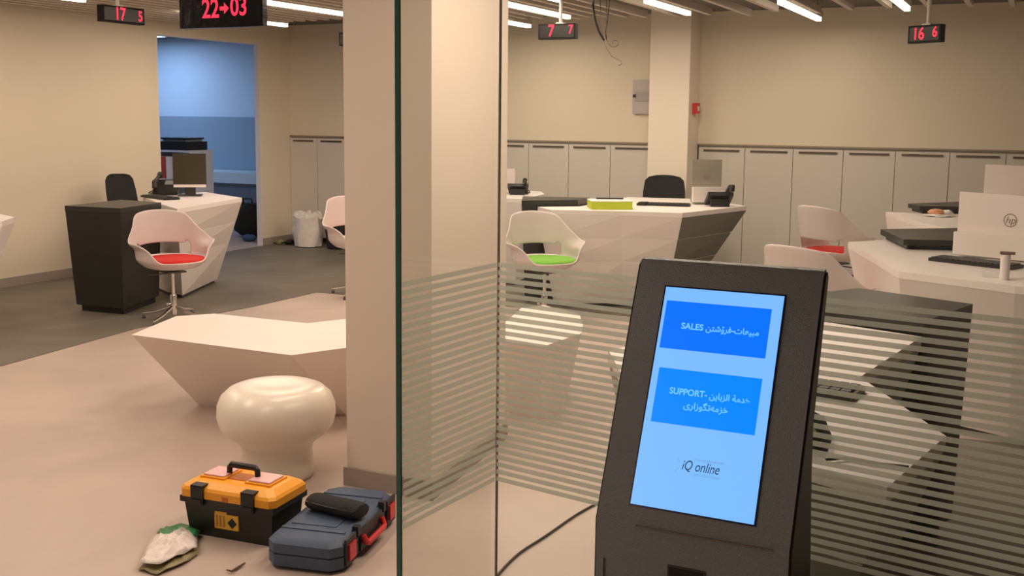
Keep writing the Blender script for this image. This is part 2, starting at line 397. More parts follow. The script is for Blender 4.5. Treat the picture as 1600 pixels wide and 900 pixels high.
# middle desk
m_top = [(-3.64, 8.08)]+PP([(861, 328), (970, 330), (1066, 333), (1166, 322), (1102, 311), (980, 308)])+[(-3.36, 8.60), (-3.36, 8.30)]
m_base = [(-3.50, 8.12), (-3.36, 8.02), (-2.95, 8.28), (-2.66, 8.42), (-2.62, 8.85), (-2.85, 9.2), (-3.25, 9.2), (-3.28, 8.65), (-3.28, 8.36)]
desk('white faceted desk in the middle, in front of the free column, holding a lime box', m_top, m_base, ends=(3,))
# desk behind the pillar, whose end shows right of it
n_top = [(-4.33, 8.80), (-4.16, 9.36), (-4.35, 9.62), (-5.30, 9.62), (-5.30, 8.95)]
n_top = PP([(815, 311), (851, 303.5), (845, 299)]) + [(-5.2, 9.75), (-5.3, 8.7)]
desk('white desk half hidden by the pillar, with a phone at its visible end', n_top, shrink(n_top, .8))
s_top = PP([(815, 314), (905, 316), (935, 307), (850, 305.5)], .85)
s_top = [(-4.02, 8.42), V2(P(848, 313, .85)), V2(P(905, 313, .85)), V2(P(920, 307, .85)), V2(P(852, 305.5, .85)), (-4.1, 8.9)]
s_top = PP([(815, 313.5), (847, 313), (905, 312.5), (912, 307.5), (817, 306.5)], .85)
s_top[2] = (-3.39, 8.335); s_top[3] = (-3.40, 8.62)
pedestal('dark cabinet between the half hidden desk and the middle desk', s_top, shrink(s_top, .85))
# right desk
r_top = PP([(1325, 378), (1405, 424), (1586, 447)]) + [(.75, 5.15), (.95, 6.1), (.3, 7.1)] + PP([(1500, 368)])
r_base = [(-.80, 6.75), (-.50, 5.85), (-.04, 5.62), (.65, 5.45), (.8, 6.1), (.2, 6.9), (-.35, 7.0)]
desk('white desk on the right carrying the white all-in-one computer', r_top, r_base)
# dark raised shelf standing on the right desk
def slab_on(label, px, z0, z1):
    top = PP(px, z1); c = (sum(p[0] for p in top)/len(top), sum(p[1] for p in top)/len(top))
    t = thing('raised_shelf', label, 'shelf', (c[0], c[1], z0)); L = [(p[0]-c[0], p[1]-c[1]) for p in top]; h = z1-z0
    B().prism(L, h, z0=h-.034).bevel(.0015, 1).obj('shelf_top', DARK, t)
    B().prism(shrink(L, .9), h-.035, z0=0).obj('riser', BLACK, t)
slab_on('dark raised shelf lying on the right desk behind the monitor', [(1376, 358), (1412, 374), (1500, 376), (1560, 366), (1500, 356)], .8015, .86)
# farther right desk
f_top = PP([(1384, 331), (1436, 347), (1500, 360)]) + [(.35, 7.75), (.7, 8.6), (.1, 9.2)]
desk('farther white desk with a crumpled food bag, behind the right desk', f_top, shrink(f_top, .82))
slab_on('dark raised shelf on the farther desk, behind the food bag', [(1419, 318), (1437, 322), (1500, 323), (1560, 322), (1500, 315)], .8015, .86)
# nearest desk behind the glass
e_top = PP([(950, 546), (1290, 503), (1440, 526), (1344, 589), (1478, 681), (1386, 762), (1010, 655)])
cz = (-.62, 3.2)
e_base = [(-1.0, 3.2), (-.70, 3.75), (-.52, 3.70), (-.55, 3.25), (-.42, 2.95), (-.45, 2.72), (-.85, 2.82)]
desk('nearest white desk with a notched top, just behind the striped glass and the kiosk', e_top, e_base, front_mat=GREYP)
q_top = [V2(P(1520, 475, .85)), V2(P(1440, 509, .85)), V2(P(1290, 488, .85)), (-.88, 4.06), (-.86, 4.45), V2(P(1300, 455, .85)), V2(P(1340, 450, .85))]
q_top[1] = (q_top[1][0], q_top[1][1]+.085); q_top[2] = (q_top[2][0], q_top[2][1]+.10)
q_base = [(-.205, 4.26), (-.33, 4.02), (-.64, 4.10), (-.80, 4.15), (-.80, 4.40), (-.70, 4.42), (-.60, 4.45)]
pedestal('black tapered cabinet standing behind the nearest desk, right of the kiosk', q_top, q_base, bm_=JET)

# ================================================================== BENCHES, STOOL
bt = PP([(205, 523), (275, 494), (335, 490), (480, 505), (543, 498)], .42) + [(-3.22, 5.25), (-2.83, 4.62)] + PP([(543, 543), (455, 555)], .42)
bb = [(-3.93, 4.37), (-3.98, 4.50), (-3.9, 4.58), (-3.50, 4.62), (-3.36, 4.78), (-3.20, 4.98), (-2.98, 4.80), (-3.12, 4.56), (-3.42, 4.42)]
B().prism(bt, .42, bb, 0).bevel(.006, 2).obj('bench', WHITEM, label='long white boomerang-shaped bench behind the mushroom stool', cat='bench', group='white faceted benches')
rt = PP([(850, 541), (908, 521), (911, 508), (905, 490), (850, 477), (815, 481), (790, 503)], .42) + [(-2.72, 5.15), (-2.66, 4.95)] + PP([(788, 533)], .42)
B().prism(rt, .42, shrink(rt, .74, (-2.42, 5.2)), 0).bevel(.006, 2).obj('bench', WHITEM, label='white faceted bench seen through the striped glass beside the pillar', cat='bench', group='white faceted benches')
sp = P(434, 742)
prof = [(.135, 0), (.15, .004), (.155, .02), (.150, .08), (.148, .125), (.155, .155), (.18, .180), (.215, .205), (.240, .24), (.250, .285), (.248, .33), (.232, .372), (.20, .402), (.165, .416), (.12, .420), (.07, .414), (.03, .409), (.002, .407)]
B().lathe([(a, b*.955) for a, b in prof], (0, 0, 0), 48).obj('mushroom_stool', mat('glossy cream stool', (.86, .80, .70), .28, noise=.015, scale=3), smooth=60, label='round white mushroom-shaped stool behind the toolboxes', cat='stool').location = (sp.x, sp.y, 0)

# ================================================================== CHAIRS
def sm(t): t = max(0, min(1, t)); return t*t*(3-2*t)
def shell_mesh():
    """one-piece bucket with arms and an opening under the backrest. back = -Y, front = +Y"""
    nt_, ns = 48, 16; bm = bmesh.new(); g = []
    def rim(d):  # d = degrees from the back centre
        d = abs(d)
        if d < 40: return .83-.020*(d/40)**2
        if d < 88: return .810-.200*sm((d-40)/48)
        if d < 108: return .61
        if d < 140: return .61-.150*sm((d-108)/32)
        return .460
    for i in range(nt_):
        th = -180+360*i/nt_; a = math.radians(th); zr = rim(th); col = []
        for j in range(ns):
            t = j/(ns-1); z = .402+(zr-.402)*t
            k = min(1, max(0, (z-.402)/.075))**.5; hgt = max(0, (z-.47)/.36)
            rx = .140+.130*k+.016*hgt; ry = .130+.120*k+.040*hgt
            if abs(th) > 60 and z > .55: rx += .055*sm((z-.55)/.06)*sm((abs(th)-60)/20)
            if abs(th) > 112: ry = ry*(1-.0)
            col.append(bm.verts.new((rx*math.sin(a), -ry*math.cos(a)+.01-.02*hgt, z)))
        g.append(col)
    for i in range(nt_):
        i2 = (i+1) % nt_; d = abs(-180+360*(i+.5)/nt_)
        for j in range(ns-1):
            zm = sum(v.co.z for v in (g[i][j], g[i2][j], g[i][j+1], g[i2][j+1]))/4
            if d < 56 and .478 < zm < .575: continue
            bm.faces.new((g[i][j], g[i2][j], g[i2][j+1], g[i][j+1]))
    # pan
    prev = [c[0] for c in g]
    for rr, z in ((.75, .430), (.45, .424), (.15, .422)):
        cur = [bm.verts.new((.140*rr*math.sin(math.radians(-180+360*i/nt_)), -.130*rr*math.cos(math.radians(-180+360*i/nt_))+.01, z-.031)) for i in range(nt_)]
        for i in range(nt_): bm.faces.new((prev[i], prev[(i+1) % nt_], cur[(i+1) % nt_], cur[i]))
        prev = cur
    bm.faces.new(prev)
    bmesh.ops.recalc_face_normals(bm, faces=bm.faces)
    bmesh.ops.solidify(bm, geom=bm.faces[:], thickness=.011)
    me = bpy.data.meshes.new('shell'); bm.to_mesh(me); bm.free(); me.materials.append(SHELL)
    for p in me.polygons: p.use_smooth = True
    return me
def cushion(m, parent):
    n = 40; b = B(); rings = []
    for rr, z in ((.10, .420), (.6, .4225), (.93, .440), (1.0, .452), (1.0, .468), (.94, .482), (.75, .490), (.4, .488), (.05, .486)):
        rings.append([(.245*rr*math.sin(2*math.pi*i/n), -.225*rr*math.cos(2*math.pi*i/n)+.012, z) for i in range(n)])
    return b.loft(rings).obj('seat_cushion', m, parent, smooth=60)
def shell_chair(label, cm, loc, rz, s=1.0):
    t = thing('tub_chair', label, 'chair', (*loc, 0.004), rz, 'white tub chairs with coloured seat cushions'); t.scale = (s, s, s)
    sh = link('shell', shell_mesh(), t)
    mo = sh.modifiers.new('s', 'SUBSURF'); mo.levels = 1; mo.render_levels = 1
    cushion(cm, t)
    B().box(-.075, .075, -.065, .085, .372, .384).bevel(.003, 1).obj('seat_plate', STEELD, t)
    B().lathe([(.014, .17), (.014, .3715)], n=16).obj('gas_column', CHROME, t, smooth=40)
    B().lathe([(.024, .045), (.026, .06), (.026, .19), (.022, .2)], n=20).obj('column_sleeve', CHROME, t, smooth=40)
    for k in range(4):
        a = math.radians(35+90*k); c, s_ = math.cos(a), math.sin(a)
        pts = [(c*.02, s_*.02, .105), (c*.06, s_*.06, .088), (c*.15, s_*.15, .058), (c*.27, s_*.27, .036)]
        lg = B().tube(pts, [.013, .013, .011, .009]).obj('leg', CHROME, t, smooth=40)
        B().lathe([(.012, 0), (.014, .004), (.014, .012), (.006, .030)], (c*.262, s_*.262, 0), 12).obj('glide', STEELD, lg, smooth=40)
    lv = B().tube([(.03, 0, .366), (.12, .0, .364), (.19, .0, .364)], .005).obj('height_lever', STEELD, t)
    kn = B().lathe([(.002, -.012), (.010, -.01), (.013, 0), (.010, .01), (.002, .012)], (.050, .0, .13), 12).tube([(.02, 0, .13), (.045, 0, .13)], .004).obj('lock_knob', CHROME, t, smooth=40)
    return t
b0 = P(270, 499)
shell_chair('white tub chair with a red seat, in front of the left desk', RED, (b0.x+.04, b0.y-.03), math.radians(246), .97)
g0 = P(850, 500)
shell_chair('white tub chair with a green seat, before the middle desk', GREEN, (g0.x, g0.y), math.radians(230), .97)
shell_chair('white tub chair seen from behind beside the right desk, farther of two', RED, (-1.40, 8.86), math.radians(-32), 1.04)
shell_chair('white tub chair seen from behind, directly above the kiosk top', RED, (-1.07, 6.20), math.radians(-24), 1.03)
shell_chair('white tub chair half hidden by the left side of the pillar', mat('orange cushion fabric', (.70, .22, .06), .8), (-5.13, 7.72), math.radians(240))

def office_chair(label, loc, rz, z1=1.0):
    t = thing('office_chair', label, 'chair', (*loc, .004), rz, 'black office chairs behind the desks')
    # backrest faces +Y
    rings = []
    for z, hw in ((z1-.42, .17), (z1-.36, .205), (z1-.15, .20), (z1-.05, .185), (z1-.015, .15), (z1, .08)):
        y = -.19-.07*(z-(z1-.42))/.4
        rings.append([(hw*math.sin(a)**1 if 0 else hw*c, y+d+.04*c*c, z) for c, d in ((-1, 0), (-.6, .012), (0, .02), (.6, .012), (1, 0), (.6, -.03), (0, -.035), (-.6, -.03))])
    B().loft(rings).obj('backrest', BLACKF, t, smooth=50)
    B().box(-.23, .23, -.2, .26, .44, .51).bevel(.03, 3).obj('seat', BLACKF, t, smooth=50)
    B().box(-.03, .03, -.27, -.24, .44, z1-.2).obj('back_support', BLACK, t)
    B().tube([(0, 0, .08), (0, 0, .44)], .025, 12).obj('gas_column', STEELD, t)
    for k in range(5):
        a = 2*math.pi*k/5; l = B().tube([(0, 0, .09), (.28*math.cos(a), .28*math.sin(a), .065)], [.025, .015]).obj('leg', BLACK, t)
        B().lathe([(.004, -.024), (.022, -.02), (.025, 0), (.022, .02), (.004, .024)], (.28*math.cos(a), .28*math.sin(a), .026), 10).obj('caster', BLACK, l)
    return t
office_chair('black office chair behind the left desk', (-7.47, 7.58), math.radians(-86), .955)
c = PY(1036, 300, 9.85); office_chair('black office chair behind the middle desk, before the free column', (c.x, c.y-.0), math.radians(195), .975)

# ================================================================== DESK EQUIPMENT
def monitor(label, px, z, wid, hei, rz, shell, glass, logo=None, allin=False, side='front'):
    """px = foot position (world xy). Screen faces local -Y"""
    t = thing('desktop_monitor', label, 'monitor', (px[0], px[1], z), rz)
    b0_ = .075 if not allin else .02
    B().box(-wid/2, wid/2, 0, .018, b0_, b0_+hei).bevel(.004, 2).obj('casing', shell, t)
    B().box(-wid/2+.012, wid/2-.012, -.0025, -.0005, b0_+(.03 if not allin else .09), b0_+hei-.012).obj('screen', glass, t)
    B().box(-wid/2+.004, wid/2-.004, -.006, -.0005, b0_+.002, b0_+.026).bevel(.002, 1).obj('chin', WHITE, t) if not allin else None
    if allin:
        B().box(-wid/2+.004, wid/2-.004, .0185, .065, b0_+.002, b0_+hei*.36).bevel(.010, 2).obj('rear_hood', mat('rear hood white', (.80, .74, .70), .35), t)
    if not allin: B().box(-.045, .045, .02, .05, .012, b0_+hei*.45).bevel(.004, 1).obj('stand_neck', shell, t)
    B().box(-.10, .10, -.06, .10 if not allin else .04, 0, .012).bevel(.004, 1).obj('stand_foot', shell, t)
    if logo:
        n = 28; r0, r1 = logo*.86, logo; cz_ = b0_+hei*.60; rings = []
        lg = B()
        for i in range(n):
            a, b_ = 2*math.pi*i/n, 2*math.pi*(i+1)/n
            vs = [lg.bm.verts.new((r*math.cos(q), .0192, cz_+r*math.sin(q))) for r, q in ((r0, a), (r1, a), (r1, b_), (r0, b_))]
            lg.bm.faces.new(vs)
        lo = lg.obj('logo', mat('logo grey', (.28, .24, .22), .4), t)
        text_mesh('hp', logo*1.5, MATS['logo grey'], 'logo_letters', t, T(0, .0195, cz_)@Matrix.Rotation(math.pi, 4, 'Z')@Matrix.Rotation(math.pi/2, 4, 'X'), shear=.25)
    return t
def phone(label, p, z, rz, s=1.0):
    t = thing('desk_phone', label, 'telephone', (p[0], p[1], z), rz); t.scale = (s, s, s)
    Mt = Matrix.Rotation(math.radians(28), 4, 'X')
    B().box(-.095, .095, -.09, .09, 0, .03, T(0, 0, .045)@Mt).box(-.07, .07, .02, .06, 0, .06).bevel(.005, 2).obj('base', BLACK, t)
    B().box(-.02, .07, .01, .07, .031, .034, T(0, 0, .045)@Mt).obj('display', mat('phone display', (.25, .27, .25), .2), t)
    h = [(-.075, -.085, .055), (-.078, -.075, .10), (-.07, -.02, .125), (-.07, .05, .155), (-.078, .095, .155), (-.075, .10, .12)]
    B().tube(h, [.022, .022, .014, .014, .022, .022], 10).obj('handset', BLACK, t, smooth=50)
    B().tube([(-.09, -.04, .105), (-.09, .06, .145)], .004).obj('trim_strip', CHROME, t)
    B().tube([(-.095+.012*math.sin(i*1.3), -.09-.008*i, .03+.012*math.cos(i*1.3)-.0012*i) for i in range(14)], .004, 6).obj('cord', BLACK, t)
    return t
def keyboard(label, p, z, rz):
    t = thing('keyboard', label, 'keyboard', (p[0], p[1], z), rz)
    B().box(-.22, .22, -.07, .07, 0, .016).bevel(.003, 1).obj('base', BLACK, t)
    me = None
    for r in range(5):
        for k in range(14):
            o = link('key', me, t) if me else B().box(-.0125, .0125, -.0105, .0105, 0, .006).bevel(.0015, 1).obj('key', mat('key cap', (.035, .035, .035), .45), t)
            me = o.data; o.location = (-.195+k*.03, -.052+r*.026, .0161)
    return t
# left desk
c = P(300, 299, .8); monitor('monitor with a dark brown screen on the left desk', (-6.74, 7.46), .8, .285, .30, math.radians(36), mat('monitor shell dark', (.05, .045, .035), .4), mat('brown reflective screen', (.05, .042, .022), .3))
c = P(262, 304, .8); phone('black desk phone on the left desk', (c.x, c.y), .8, math.radians(30), 1.15)
c = P(250, 310, .8); keyboard('flat black keyboard on the left desk', (c.x, c.y-.0), .801, math.radians(-20))
# middle desk
monitor('grey-backed monitor with a round logo on the middle desk', V2(P(1102, 319, .8)), .8, .26, .36, math.radians(212), mat('monitor back grey', (.30, .28, .23), .45), SCREENB, logo=.03, allin=True)
c = P(1124, 322, .8); phone('black desk phone at the right tip of the middle desk', (c.x, c.y-.02), .8, math.radians(205), 1.1)
c = P(1040, 320.5, .8); keyboard('keyboard on the middle desk, before the office chair', (c.x, c.y-.05), .801, math.radians(12))
c = P(1005, 321, .8); B().box(-.03, .03, -.045, .045, 0, .03).bevel(.012, 3).obj('computer_mouse', BLACK, smooth=60, label='small black mouse left of the keyboard on the middle desk', cat='mouse').location = (c.x, c.y, .8005)
# lime box
c = P(940, 327, .8); t = thing('product_box', 'lime green and white box on the middle desk', 'box', (-3.085, 8.26, .8005), math.radians(30))
B().box(-.165, .165, -.12, .12, 0, .062).obj('carton', LIME, t); B().box(-.166, .166, -.121, .121, .0622, .068).obj('lid', PAPER, t)
B().tube([(-.10, .06, .075), (.12, .05, .074)], .007, 8).obj('marker_pen', BLACK, t)
# half hidden desk: phone and white box
c = P(806, 304, .8); phone('black desk phone on the half hidden desk beside the glass joint', (c.x+.02, c.y), .8, math.radians(200), .95)
c = P(790, 303, .8); monitor('white monitor at the pillar edge on the half hidden desk', (c.x-.10, c.y+.10), .8, .30, .16, math.radians(185), SHELL, SCREENB)
# right desk: all-in-one, keyboard, mouse, cylinder, dish
rA = P(1500, 401, .8); rB = P(1600, 412, .8)
dv = (rB-rA).normalized(); ang = math.atan2(dv.y, dv.x)
monitor('large white all-in-one computer seen from the back at the right edge', (rA.x+dv.x*.27, rA.y+dv.y*.27), .8, .57, .335, ang+math.pi, mat('aio white', (.78, .70, .68), .35), SCREENB, logo=.036, allin=True)
c = P(1524, 411.5, .8); keyboard('black keyboard before the large white computer', (c.x, c.y-.04), .801, ang)
c = P(1506, 403, .8); B().box(-.04, .04, -.025, .025, 0, .024).bevel(.006, 2).obj('wallet', BLACK, label='small black case between the keyboard and the white computer', cat='case').location = (c.x, c.y+.07, .8205)
c = P(1569, 437, .8)
t = thing('sticky_tape_stand', 'white upright cylinder with a dark cap at the right edge of the right desk', 'dispenser', (c.x, c.y, .8005))
B().lathe([(.020, 0), (.022, .004), (.022, .118), (.020, .12)], n=20).obj('tube', WHITE, t, smooth=40)
B().box(-.025, .04, -.02, .02, .121, .131).bevel(.003, 1).obj('cap', mat('brown cap', (.18, .11, .09), .4), t)
c = P(1548, 433, .8); B().box(-.035, .035, -.022, .022, 0, .026).bevel(.006, 2).obj('clear_dish', CLEAR, label='small clear plastic dish left of the white cylinder', cat='dish').location = (c.x, c.y, .8005)
# far desk: second white monitor and food bag
c = P(1560, 345, .8); monitor('white monitor on the farther desk, peeping above the large white computer', (-.13, 8.15), .8, .40, .36, ang+math.pi, mat('aio white', (.78, .70, .68), .35), SCREENB)
c = P(1463, 337, .8)
t = thing('food_bag', 'crumpled clear food bag with an orange bread roll on the farther desk', 'bag', (c.x, c.y, .8005))
def crumple(seed, a, b_, c_, n=14, m=9, amp=.18):
    rnd = random.Random(seed); rings = []
    for j in range(m):
        ph = -math.pi/2+math.pi*(j+.5)/m; r = math.cos(ph)**.6; z = (math.sin(ph)+1)/2
        rings.append([(a*r*math.cos(2*math.pi*i/n)*(1+amp*(rnd.random()-.5)*2), b_*r*math.sin(2*math.pi*i/n)*(1+amp*(rnd.random()-.5)*2), max(0, c_*z*(1+amp*(rnd.random()-.5)))) for i in range(n)])
    return B().loft(rings)
crumple(3, .06, .045, .05).obj('bread_roll', ORANGE, t, smooth=50)
crumple(5, .05, .04, .045).obj('paper', PAPER, t, M=T(.07, .02, 0))
crumple(4, .10, .045, .015, amp=.4).obj('plastic_sheet', TRANSB, t, M=T(.02, -.09, 0))
# nearest desk: keyboard, phone, cable
c = P(1272, 612, .8); keyboard('black keyboard on the nearest desk, right of the kiosk edge', (c.x-.10, c.y+.02), .801, math.radians(-8))
c = P(1278, 690, .8)
t = thing('black_document_bag', 'black bag with silver zip pulls on the nearest desk, against the kiosk edge', 'bag', (c.x-.105, c.y-.01, .8005), math.radians(0))
B().loft([[(-.14, -.09, 0), (.14, -.075, 0), (.13, .06, 0), (-.14, .07, 0)], [(-.14, -.08, .05), (.125, -.065, .05), (.11, .05, .05), (-.14, .06, .05)], [(-.12, -.04, .085), (.06, -.035, .08), (.05, .03, .08), (-.12, .03, .085)]]).bevel(.01, 2).obj('body', BLACKF, t, smooth=50)
B().tube([(.055, -.045, .080), (.085, -.055, .062), (.115, -.073, .045)], .004).obj('zip_strip', CHROME, t)
ce = [P(x, y, .8) for x, y in ((1290, 722), (1325, 720), (1360, 727), (1395, 731), (1420, 734))]
B().tube([(p.x, p.y, .806) for p in ce], .0035, 6).obj('cable', BLACK, label='thin black cable along the front edge of the nearest desk', cat='cable')

# ================================================================== SIGNS
def led_sign(label, p0, p1, h, d, txts, rod=None, mtl=SIGNB, extra=None):
    """p0,p1 = bottom left/right of the face as seen; h height"""
    p0, p1 = Vector(p0), Vector(p1); u = (p1-p0); u.z = 0; wd = u.length; u.normalize(); n = u.cross(Vector((0, 0, 1)))
    mid = (p0+p1)/2; t = thing('queue_sign', label, 'sign', (mid.x, mid.y, mid.z)); M = frame((0, 0, 0), u, Vector((0, 0, 1)), n)
    # local: x along u, y up, z towards viewer
    B().box(-wd/2, wd/2, 0, h, -d, 0).bevel(.004, 1).obj('housing', mtl, t, M=M)
    B().box(-wd/2+.012, wd/2-.012, .012, h-.012, .0003, .0015).obj('face', mtl if mtl is FILMB else BLACK, t, M=M)
    for s, x, y, sz in txts: text_mesh(s, sz, LEDR, 'digits', t, M@T(x, y, .002), ext=.0006, offset=sz*.016, xs=.85)
    if extra: extra(t, M)
    for rx in (rod or []):
        B().tube([M@Vector((rx, h, -d/2)), Vector((0, 0, 0))+M@Vector((rx, h, -d/2))+Vector((0, 0, ZC-mid.z-h))], .012, 10).obj('rod', mat('rod white', (.75, .70, .62), .4), t)
        B().box(-.03, .03, h+.0005, h+.008, -d/2-.02, -d/2+.02, T(rx, 0, 0)).obj('bracket', mat('rod white', (.75, .70, .62), .4), t, M=M)
    return t
XS = -5.5
p0, p1 = PX(161, 33, XS), PX(226, 39, XS); p0.z = p1.z = 2.12
led_sign('small black counter sign showing 17 and 5, top left of the wide sign', p0, p1, .107, .05, [('17', -.035, .054, .115), ('5', .145, .052, .095)], [-.03])
p0, p1 = PY(281, 45, 4.5), PY(411, 41, 4.5); p0.z = p1.z = 1.977
def arrow(t, M):
    b = B(); pts = [(-.028, .01), (0, .01), (0, .028), (.03, 0), (0, -.028), (0, -.01), (-.028, -.01)]
    b.loft([[(x+.028, y+.095, .0018) for x, y in pts], [(x+.028, y+.095, .003) for x, y in pts]]); b.obj('arrow', LEDR, t, M=M)
led_sign('wide black wrapped sign showing 22, an arrow and 03', p0, p1, .235, .035, [('22', -.062, .092, .135), ('03', .122, .098, .13)], [-.15, .15], FILMB, arrow)
p0, p1 = PY(841, 62, 7.5), PY(899, 60, 7.5); p0.z = p1.z = 2.098
led_sign('small black counter sign showing 7 and 7 behind the glass', p0, p1, .112, .05, [('7', -.045, .058, .12), ('7', .11, .066, .09)], [.02])
cc = PY(1444, 53, 7.0); u = Vector((math.cos(math.radians(-33)), math.sin(math.radians(-33)), 0))*.115
dd = 7.0
led_sign('small black counter sign showing 16 and 6, hanging at the right', (cc-u)-Vector((0, 0, .052)), (cc+u)-Vector((0, 0, .052)), .104, .04, [('16', -.04, .052, .10), ('6', .075, .058, .085)], [.01])
p0, p1 = PY(530, 72, 9), PY(585, 70, 9); p0.z = p1.z = 2.19
led_sign('small black counter sign cut off by the left side of the pillar', p0, p1, .13, .05, [], [0])

# ================================================================== WALL ITEMS
a, b = PY(992, 125, YB), PY(1012, 178, YB)
t = thing('electrical_panel', 'grey electrical panel on the wall behind the free column', 'panel', (a.x+.11, YB-.001, b.z))
hp = a.z-b.z
B().box(-.11, .15, -.05, 0, 0, hp).bevel(.004, 1).obj('enclosure', GREYM, t)
for k, (z0, z1) in enumerate(((.02, .11), (.125, .22), (.235, hp-.02))):
    B().box(-.085, .13, -.056, -.0505, z0, z1).obj('cover', GREYD if k == 1 else GREYM, t)
B().box(-.105, -.075, -.066, -.057, .165, .195).obj('latch', BLACK, t)
a, b = PX(1083, 158, -3.058), PX(1097, 175, -3.058)
t = thing('fire_call_point', 'red fire call point on the right face of the free column', 'alarm', (-3.057, 10.48, b.z-.02), 0)
B().box(0, .045, -.055, .055, 0, .105).bevel(.005, 2).obj('housing', REDP, t)
B().box(.0452, .047, -.035, .035, .03, .075).obj('press_plate', mat('white plate', (.8, .75, .7), .4), t)
# hanging cables
def hang(label, pts, r, grp='loose cables hanging from the ceiling'):
    ps = [PY(x, y, 8.2) for x, y in pts]
    ps2 = []
    for i in range(len(ps)-1):
        for k in range(4): ps2.append(ps[i].lerp(ps[i+1], k/4))
    ps2.append(ps[-1]); ps2[0].z = ZC
    for _ in range(2):
        ps2 = [ps2[0]]+[(ps2[i-1]+ps2[i]*2+ps2[i+1])/4 for i in range(1, len(ps2)-1)]+[ps2[-1]]
    return B().tube(ps2, r, 6).obj('hanging_cable', BLACK if r > .004 else mat('thin grey wire', (.16, .12, .09), .5), label=label, cat='cable', group=grp)
hang('thick black cable hanging from the ceiling left of the column', [(925, -16), (928, 25), (936, 50), (944, 63)], .009)
hang('dark cable dropping from the ceiling just right of the thick one', [(953, -16), (951, 20), (946, 52), (948, 62)], .005)
hang('long thin wire with a curled end below the thick cable', [(936, -16), (941, 50), (946, 72), (955, 88), (966, 93), (972, 97), (970, 102), (966, 102)], .003)
hang('thin wire with a loop beside the long wire', [(948, -16), (947, 55), (953, 72), (960, 74), (967, 70), (966, 64), (959, 63), (957, 69)], .003)

# ================================================================== SIDE ROOM CONTENT
t = thing('side_room_counter', 'pale blue lit counter in the room behind the opening', 'counter', (-10.4, 11.7, 0))
B().box(-1.8, 2.05, -.28, .27, .60, .74).obj('worktop', mat('counter pale', (.62, .74, .82), .4), t)
B().box(-1.75, 2.0, -.2, .27, .0, .599).obj('front', mat('counter front', (.16, .20, .26), .5), t)
a = PX(249, 300, -9.2)
t = thing('shelf_unit', 'white shelf unit with a black printer, just inside the opening', 'shelf', (-9.22, 10.12, 0), 0)
for z in (.03, .38, .72, 1.06): B().box(-.25, .25, -.2, .2, z, z+.025).obj('shelf_board', mat('shelf white', (.65, .70, .78), .4), t)
for x_ in (-.27, .25): B().box(x_, x_+.02, -.2, .2, 0, 1.085).obj('side_panel', MATS['shelf white'], t)
B().box(-.25, .25, .2, .21, 0, 1.085).obj('back_panel', MATS['shelf white'], t)
t2 = thing('printer', 'black printer on the shelf unit inside the opening', 'printer', (-9.22, 10.10, 1.086))
B().box(-.24, .22, -.18, .18, 0, .10).bevel(.01, 2).obj('body', BLACK, t2); B().box(-.20, .16, -.12, .16, .1005, .125).obj('paper_tray', mat('pale tray', (.4, .45, .52), .4), t2); B().box(-.2, .2, -.15, .15, .1255, .145).bevel(.005, 1).obj('lid', BLACK, t2)
for k, (m_, l_) in enumerate(((BOOKR, 'red binder standing on the shelf inside the opening'), (PAPER, 'white binder right of the red binder'), (PAPER, 'white binder left of the red binder'))):
    B().box(-.03, .03, -.1, .1, 0, .26).bevel(.004, 1).obj('binder', m_, label=l_, cat='binder', group='binders on the shelf inside the opening').location = (-9.36+(0, .07, -.07)[k], 10.02, .7465)
p = P(386, 366); t = thing('black_bag', 'black bag on the floor inside the opening', 'bag', (-8.75, 10.75, 0))
crumple(11, .24, .18, .42, amp=.1).obj('body', BLACKF, t, smooth=50)
B().tube([(-.08, -.05, .40), (-.06, -.06, .48), (.06, -.06, .48), (.08, -.05, .40)], .012).obj('handle', BLACK, t)
p = P(390, 377); crumple(12, .09, .07, .08).obj('blue_cloth', BAGBL, smooth=50, label='small blue bundle on the floor at the opening jamb', cat='cloth').location = (p.x-.0, p.y, 0)

# ================================================================== BAGS, DEBRIS
def bag(seed, a, b_, c_, m, label, loc, name='plastic_bag', cat='bag'):
    rnd = random.Random(seed); n = 22; rings = []
    for j, (z, r) in enumerate(((0, .80), (.03, .96), (.25, 1.0), (.5, 1.02), (.72, .92), (.86, 1.0), (.95, .86), (1.0, .60), (.93, .3))):
        rings.append([(a*r*math.cos(2*math.pi*i/n)*(1+.20*math.sin(i*2.3+j)*(rnd.random())), b_*r*math.sin(2*math.pi*i/n)*(1+.13*rnd.random()), c_*z*(1 if z < .1 else (1+.14*(rnd.random()-.5)))) for i in range(n)])
    o = B().loft(rings).obj(name, m, smooth=35, label=label, cat=cat); o.location = loc; return o
c = P(470, 387); bag(21, .17, .15, .40, TRANSB, 'crumpled white plastic bag on the dark floor by the back left corner', (c.x+.02, c.y+.12, .004))
c = P(512, 391); bag(22, .15, .15, .40, BLACKF, 'black rubbish bag beside the white plastic bag', (c.x+.03, c.y+.20, .004))
for k, (x_, y_, s, m_, l_) in enumerate(((415, 381, .05, TRANSB, 'crumpled clear film scrap nearest the opening jamb'), (432, 382, .045, OLIVE, 'olive plastic scrap between the film and the black lump'), (449, 383, .05, BLACK, 'black lump of rubbish beside the white plastic bag'))):
    p = P(x_, y_); crumple(30+k, s*1.3, s, s*1.1, amp=.35).obj('debris', m_, smooth=30, label=l_, cat='rubbish', group='scraps on the floor in the back left corner').location = (p.x, p.y+.04, .004)
